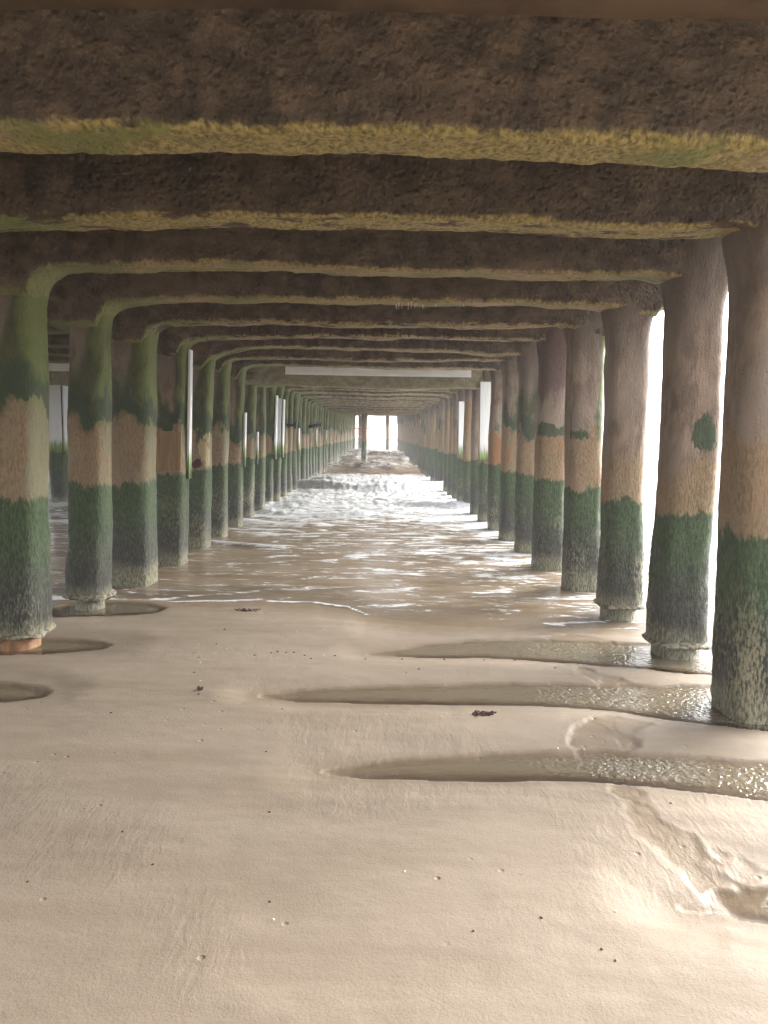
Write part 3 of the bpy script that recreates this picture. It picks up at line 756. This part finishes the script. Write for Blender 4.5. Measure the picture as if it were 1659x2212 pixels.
for i, Y in enumerate(bents):
    zb = zb_of(Y)
    x0 = -15.0
    if i < 10:
        nx = [900, 820, 640, 520, 420, 360, 300, 260, 240, 240][i]
        hL = [.03, .06, .07, .09, .07, .05, .26, .06, .05, .0][i]
        rL = [.8, 1.0, 1.1, .9, .8, .9, 1.0, .6, .5, .5][i]
        hz = [(2.2, .03, .10, .2), (-2.64, .22, hL*1.25, rL), (-2.64, .24, .24, .36), (XL2, .12, .12, .5), (XL3, .12, .12, .5)]
        zz = zb
        dep = .45
        if i == 9: zz = 2.47; dep = .66; hz = []
        b = make_beam(i, Y, zz, -9.5 if i < 3 else x0, 2.74, nx, [46, 40, 30, 24, 20, 16, 14, 12, 10, 14][i], hz, depth=dep)
        b['algae'] = [1, .95, .7, .75, .6, .5, .55, .35, .25, .35][i]; b['spall'] = [0, .9, .25, .2, 1, 1, .8, .8, .2, 0][i]
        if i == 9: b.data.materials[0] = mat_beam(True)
        tag(b, beam_lab[i], 'crossbeam', 'crossbeams under the deck')
        if i == 3:
            L = []
            for k in range(16):
                x = rnd.gauss(.32, .10) if k < 13 else rnd.uniform(-.8, 1.2)
                ln = rnd.uniform(.02, .075) if k < 13 else .03
                L.append(((x, rnd.uniform(.02, .2), .012), (x+.002, .1, -ln), .0045, .0015))
            for a in L: tubes('lime_drip', [a], M['lime'], b, n=6)
        if i == 5:
            L = [((x, -.012, .115), (x, -.022+rnd.uniform(-.01, .01), .015), .010, .009) for x in np.arange(-1.75, 1.5, .105) if rnd.random() < .8]
            for a in L:
                tubes('rebar_stub', [a], M['rebar'], b, n=7)
        if i in (4, 7):
            L = [(-3+.5*k, -3+.5*(k+1)) for k in range(11)]
            tubes('rebar', [((a, -.004, .045+.01*math.sin(a*5)), (c, -.004, .045+.01*math.sin(c*5)), .008, .008) for a, c in L if i != 1 or -.8 < a < .3], M['rebar'], b, n=6)
    else:
        if lowbeam is None or (zb > 2.8 and False):
            b = make_beam(i, Y, zb, x0, 2.74, 170, 8, [(XR, .1, .1, .3), (XL, .14, .14, .4), (XL2, .12, .12, .5), (XL3, .12, .12, .5)])
            lowbeam = b
            b['algae'] = .35; b['spall'] = .4
        else:
            b = lowbeam.copy(); C.objects.link(b); b.location = (rnd.uniform(-.04, .04), Y+.055, zb+rnd.uniform(-.03, .015))
        b['algae'] = rnd.uniform(.2, .5)
        if i < 16:
            tag(b, '%s crossbeam from the camera, beyond the white fascia board' % ordn[i], 'crossbeam', 'crossbeams under the deck')
        else:
            tag(b, 'far grey brown crossbeam deep under the pier, close to the lit opening', 'crossbeam', 'far crossbeams under the deck')

# white fascia boards in front of the deep beam
fb = boxes('fascia_board', [(-1.78, -.86, -.03, 0, 0, .20), (-.855, 1.74, -.03, 0, -.004, .196)], M['fascia'], bevel=.004, loc=(0, 14.22, 2.70))
tag(fb, 'long white painted board hung across the middle of the tunnel under the dark beam', 'fascia board', 'white fascia boards')
fb = boxes('fascia_board', [(-6.9, -3.1, -.03, 0, 0, .20)], M['fascia'], bevel=.004, loc=(0, 14.22, 2.70))
tag(fb, 'white painted board seen in pieces between the nearest left piles', 'fascia board', 'white fascia boards')
hp = []
hp_o = tubes('rubber_hose', [((-2.35+.0, 12.8, 2.82), (-2.05, 12.7, 2.9), .07, .09), ((-2.05, 12.7, 2.9), (-1.85, 12.74, 2.86), .09, .05)], M['iron'], n=14)
tag(hp_o, 'dark round pipe stub under the left end of the dark crossbeam', 'pipe stub')

# ------------------------------------------------------------------ pier head: a few posts inside the tunnel
def head_post(X, Y, top, lab, half=.17, redbar=False):
    root = empty('fender_post', (X, Y, 0))
    sh = shaft('shaft', root, int(Y*10+X*7) % 999, top, 24, 70, half=half)
    props(sh, waterline=-.15, algae=.3, stain_orange=.9, tan_top=2.3, green_top=1.15)
    if redbar:
        boxes('red_band', [(-half-.012, half+.012, -half-.02, half+.012, 1.45, 2.18)], M['rediron'], root, .01)
        boxes('red_fender', [(-.75, .95, -.28, -.20, 2.12, 2.24), (-.70, -.60, -.30, .2, 2.10, 2.26), (.80, .92, -.30, .2, 2.10, 2.28)], M['rediron'], root, .01)
    tag(root, lab, 'post', 'posts in the middle of the tunnel')
head_post(-.93, 48.5, 3.1, 'front middle post standing in the water in front of the bright opening', .165)
head_post(-1.92, 80, 3.7, 'post with red band and red crossbar just behind the front middle post', .26, True)
head_post(-2.72, 80.3, 3.7, 'dark post at the left edge of the bright opening', .21)
head_post(.95, 80, 3.7, 'slim post standing alone in the right half of the bright opening', .18)

# ------------------------------------------------------------------ deck
DX0, DX1 = -15.0, 2.98
yy = np.concatenate([np.arange(-6.2, 16, .25), np.arange(16, 82, 2.0)])
xx = np.linspace(DX0, DX1, 80)
X, Y = np.meshgrid(xx, yy)
zd = 3.19+.85*np.clip((Y-38)/42, 0, None)
bot = np.stack([X, Y, zd+.015*fbm(X*1.3, Y*1.3, 0, 201, 3)], -1)
topv = np.stack([X, Y, zd+.35], -1)
n = X.size; Fb = grid_faces(*X.shape)
ny, nx = X.shape
side = []
for j in range(ny-1):
    side += [(j*nx, (j+1)*nx, (j+1)*nx+n, j*nx+n), (j*nx+nx-1, j*nx+nx-1+n, (j+1)*nx+nx-1+n, (j+1)*nx+nx-1)]
for i in range(nx-1):
    side += [(i, i+n, i+1+n, i+1), ((ny-1)*nx+i, (ny-1)*nx+i+1, (ny-1)*nx+i+1+n, (ny-1)*nx+i+n)]
Fa = np.vstack([Fb[:, ::-1], Fb+n, np.array(side)])
dk = mesh_obj('pier_deck', np.vstack([bot.reshape(-1, 3), topv.reshape(-1, 3)]), Fa, M['deck'], smooth=False)
tag(dk, 'rough brown underside of the concrete pier deck above all the crossbeams', 'pier deck')

# ------------------------------------------------------------------ far away: hut on stilts on the horizon
hut = empty('sea_hut', (12.2, 420, 0))
boxes('cabin', [(-1.7, 1.9, -1.5, 1.5, 1.9, 3.4)], M['hut'], hut)
boxes('roof', [(-2.1, 2.3, -1.9, 1.9, 5.0, 5.5)], M['hut'], hut)
for sx in (-1.4, 0, 1.5):
    boxes('stilt', [(sx-.12, sx+.12, -.12, .12, -1, 5.0)], M['hut'], hut)
tag(hut, 'tiny pale blue shelter on stilts out at sea beside the right opening edge', 'sea hut')

# ------------------------------------------------------------------ small things on the sand
def lump(name, px, py, w, mat, seed, flat=.5, n=2):
    p = at(px, py, 0); z = ground_z(p[0], p[1])
    import bmesh
    bm = bmesh.new(); bmesh.ops.create_icosphere(bm, subdivisions=n, radius=1)
    for v in bm.verts:
        k = 1+.3*float(fbm(v.co.x*1.3, v.co.y*1.3, v.co.z*1.3, seed, 2))
        v.co = Vector((v.co.x*w*.5*k, v.co.y*w*.4*k, v.co.z*w*.5*flat*k))
    me = bpy.data.meshes.new(name); bm.to_mesh(me); bm.free()
    me.polygons.foreach_set('use_smooth', [True]*len(me.polygons)); me.materials.append(mat)
    o = bpy.data.objects.new(name, me); C.objects.link(o); o.location = (p[0], p[1], z+w*.12); o.rotation_euler = (0, 0, rnd.uniform(0, 3))
    return o
darks = [(1170,1989),(1023,2017),(1300,2056),(583,1952),(853,1640),(575,1621),(420,1453),(485,1360),(468,1391),(430,1420),(600,1408),(618,1409),(635,1409),(658,1415),(724,1415),(960,1417),(1113,1418),(1046,1418),(869,1418),(586,1410),(672,1422),(790,1420),(610,1530),(582,1757),(240,1538),(1330,2080),(905,1444),(1200,1440),(550,1415),(430,1500),(1610,1500),(60,1905),(265,1800),(330,1870),(1450,1730)]
pales = [(590,1991),(874,1890),(1261,1605),(1330,1972),(1205,1605),(490,1402),(463,1413),(432,1432),(700,1415),(988,1385),(1086,1410),(1000,1424),(430,1393),(430,1490),(433,1472),(700,1360),(640,1365),(590,1342)]
named = {(1170,1989): 'dark pebble right of centre in the foreground, upper of two', (1023,2017): 'dark pebble left of another one in the near foreground sand', (1300,2056): 'lowest dark pebble, alone in the bottom right foreground', (583,1952): 'dark pebble just above a pale shell left of centre', (853,1640): 'dark pebble on the far bank of the nearest long pool', (575,1621): 'dark pebble alone left of the nearest long pool', (60,1905): 'dark pebble alone at the lower left edge', (582,1757): 'dark pebble alone in the middle of the near sand, left of centre', (1450,1730): 'dark pebble between the nearest long pool and the wet runnel'}
for k, (x, y) in enumerate(darks):
    d = at(x, y)[1]
    tag(lump('pebble', x, y, .008+.0018*d*rnd.uniform(.7, 1.2), M['stone'], k), named.get((x, y), 'small dark pebble lying on the smooth sand'), 'pebble', 'dark pebbles scattered on the sand')
for k, (x, y) in enumerate(pales):
    d = at(x, y)[1]
    tag(lump('shell', x, y, .007+.0016*d*rnd.uniform(.7, 1.2), M['shell'], 50+k, .4), 'tiny pale shell fragment lying on the sand', 'shell', 'pale shell fragments scattered on the sand')
def seaweed(px, py, w, lab, seed):
    p = at(px, py, 0); z = ground_z(p[0], p[1])
    r = random.Random(seed); L = []
    for k in range(26):
        a = r.uniform(0, 2*pi); q = np.array([r.gauss(0, w*.22), r.gauss(0, w*.09), .004])
        for s_ in range(4):
            q2 = q+np.array([math.cos(a)*w*.09, math.sin(a)*w*.05, r.uniform(-.004, .007)]); q2[2] = max(.002, q2[2])
            L.append((tuple(q), tuple(q2), .0055, .0045)); q = q2; a += r.uniform(-.8, .8)
    o = tubes('seaweed', L, M['weed'], n=6, loc=(p[0], p[1], z))
    tag(o, lab, 'seaweed', 'seaweed clumps on the sand')
seaweed(537, 1312, .17, 'dark low seaweed clump lying near the foam line', 1)
seaweed(1043, 1542, .115, 'reddish brown seaweed clump on the sand between two long pools', 2)
seaweed(433, 1491, .03, 'small dark weed scrap on the sand left of the pools', 3)

# ------------------------------------------------------------------ sea haze under and around the pier
hz = NT('sea_haze'); hz.l.clear()
hz.n.remove(hz.b)
pv = hz.n.new('ShaderNodeVolumePrincipled'); pv.inputs['Density'].default_value = .0033; pv.inputs['Color'].default_value = (.95, .96, .98, 1)
hz.l.new(pv.outputs[0], hz.out.inputs['Volume'])
o = boxes('haze', [(-3200, 3200, -400, 4200, -12, 60)], hz.m); o['kind'] = 'stuff'
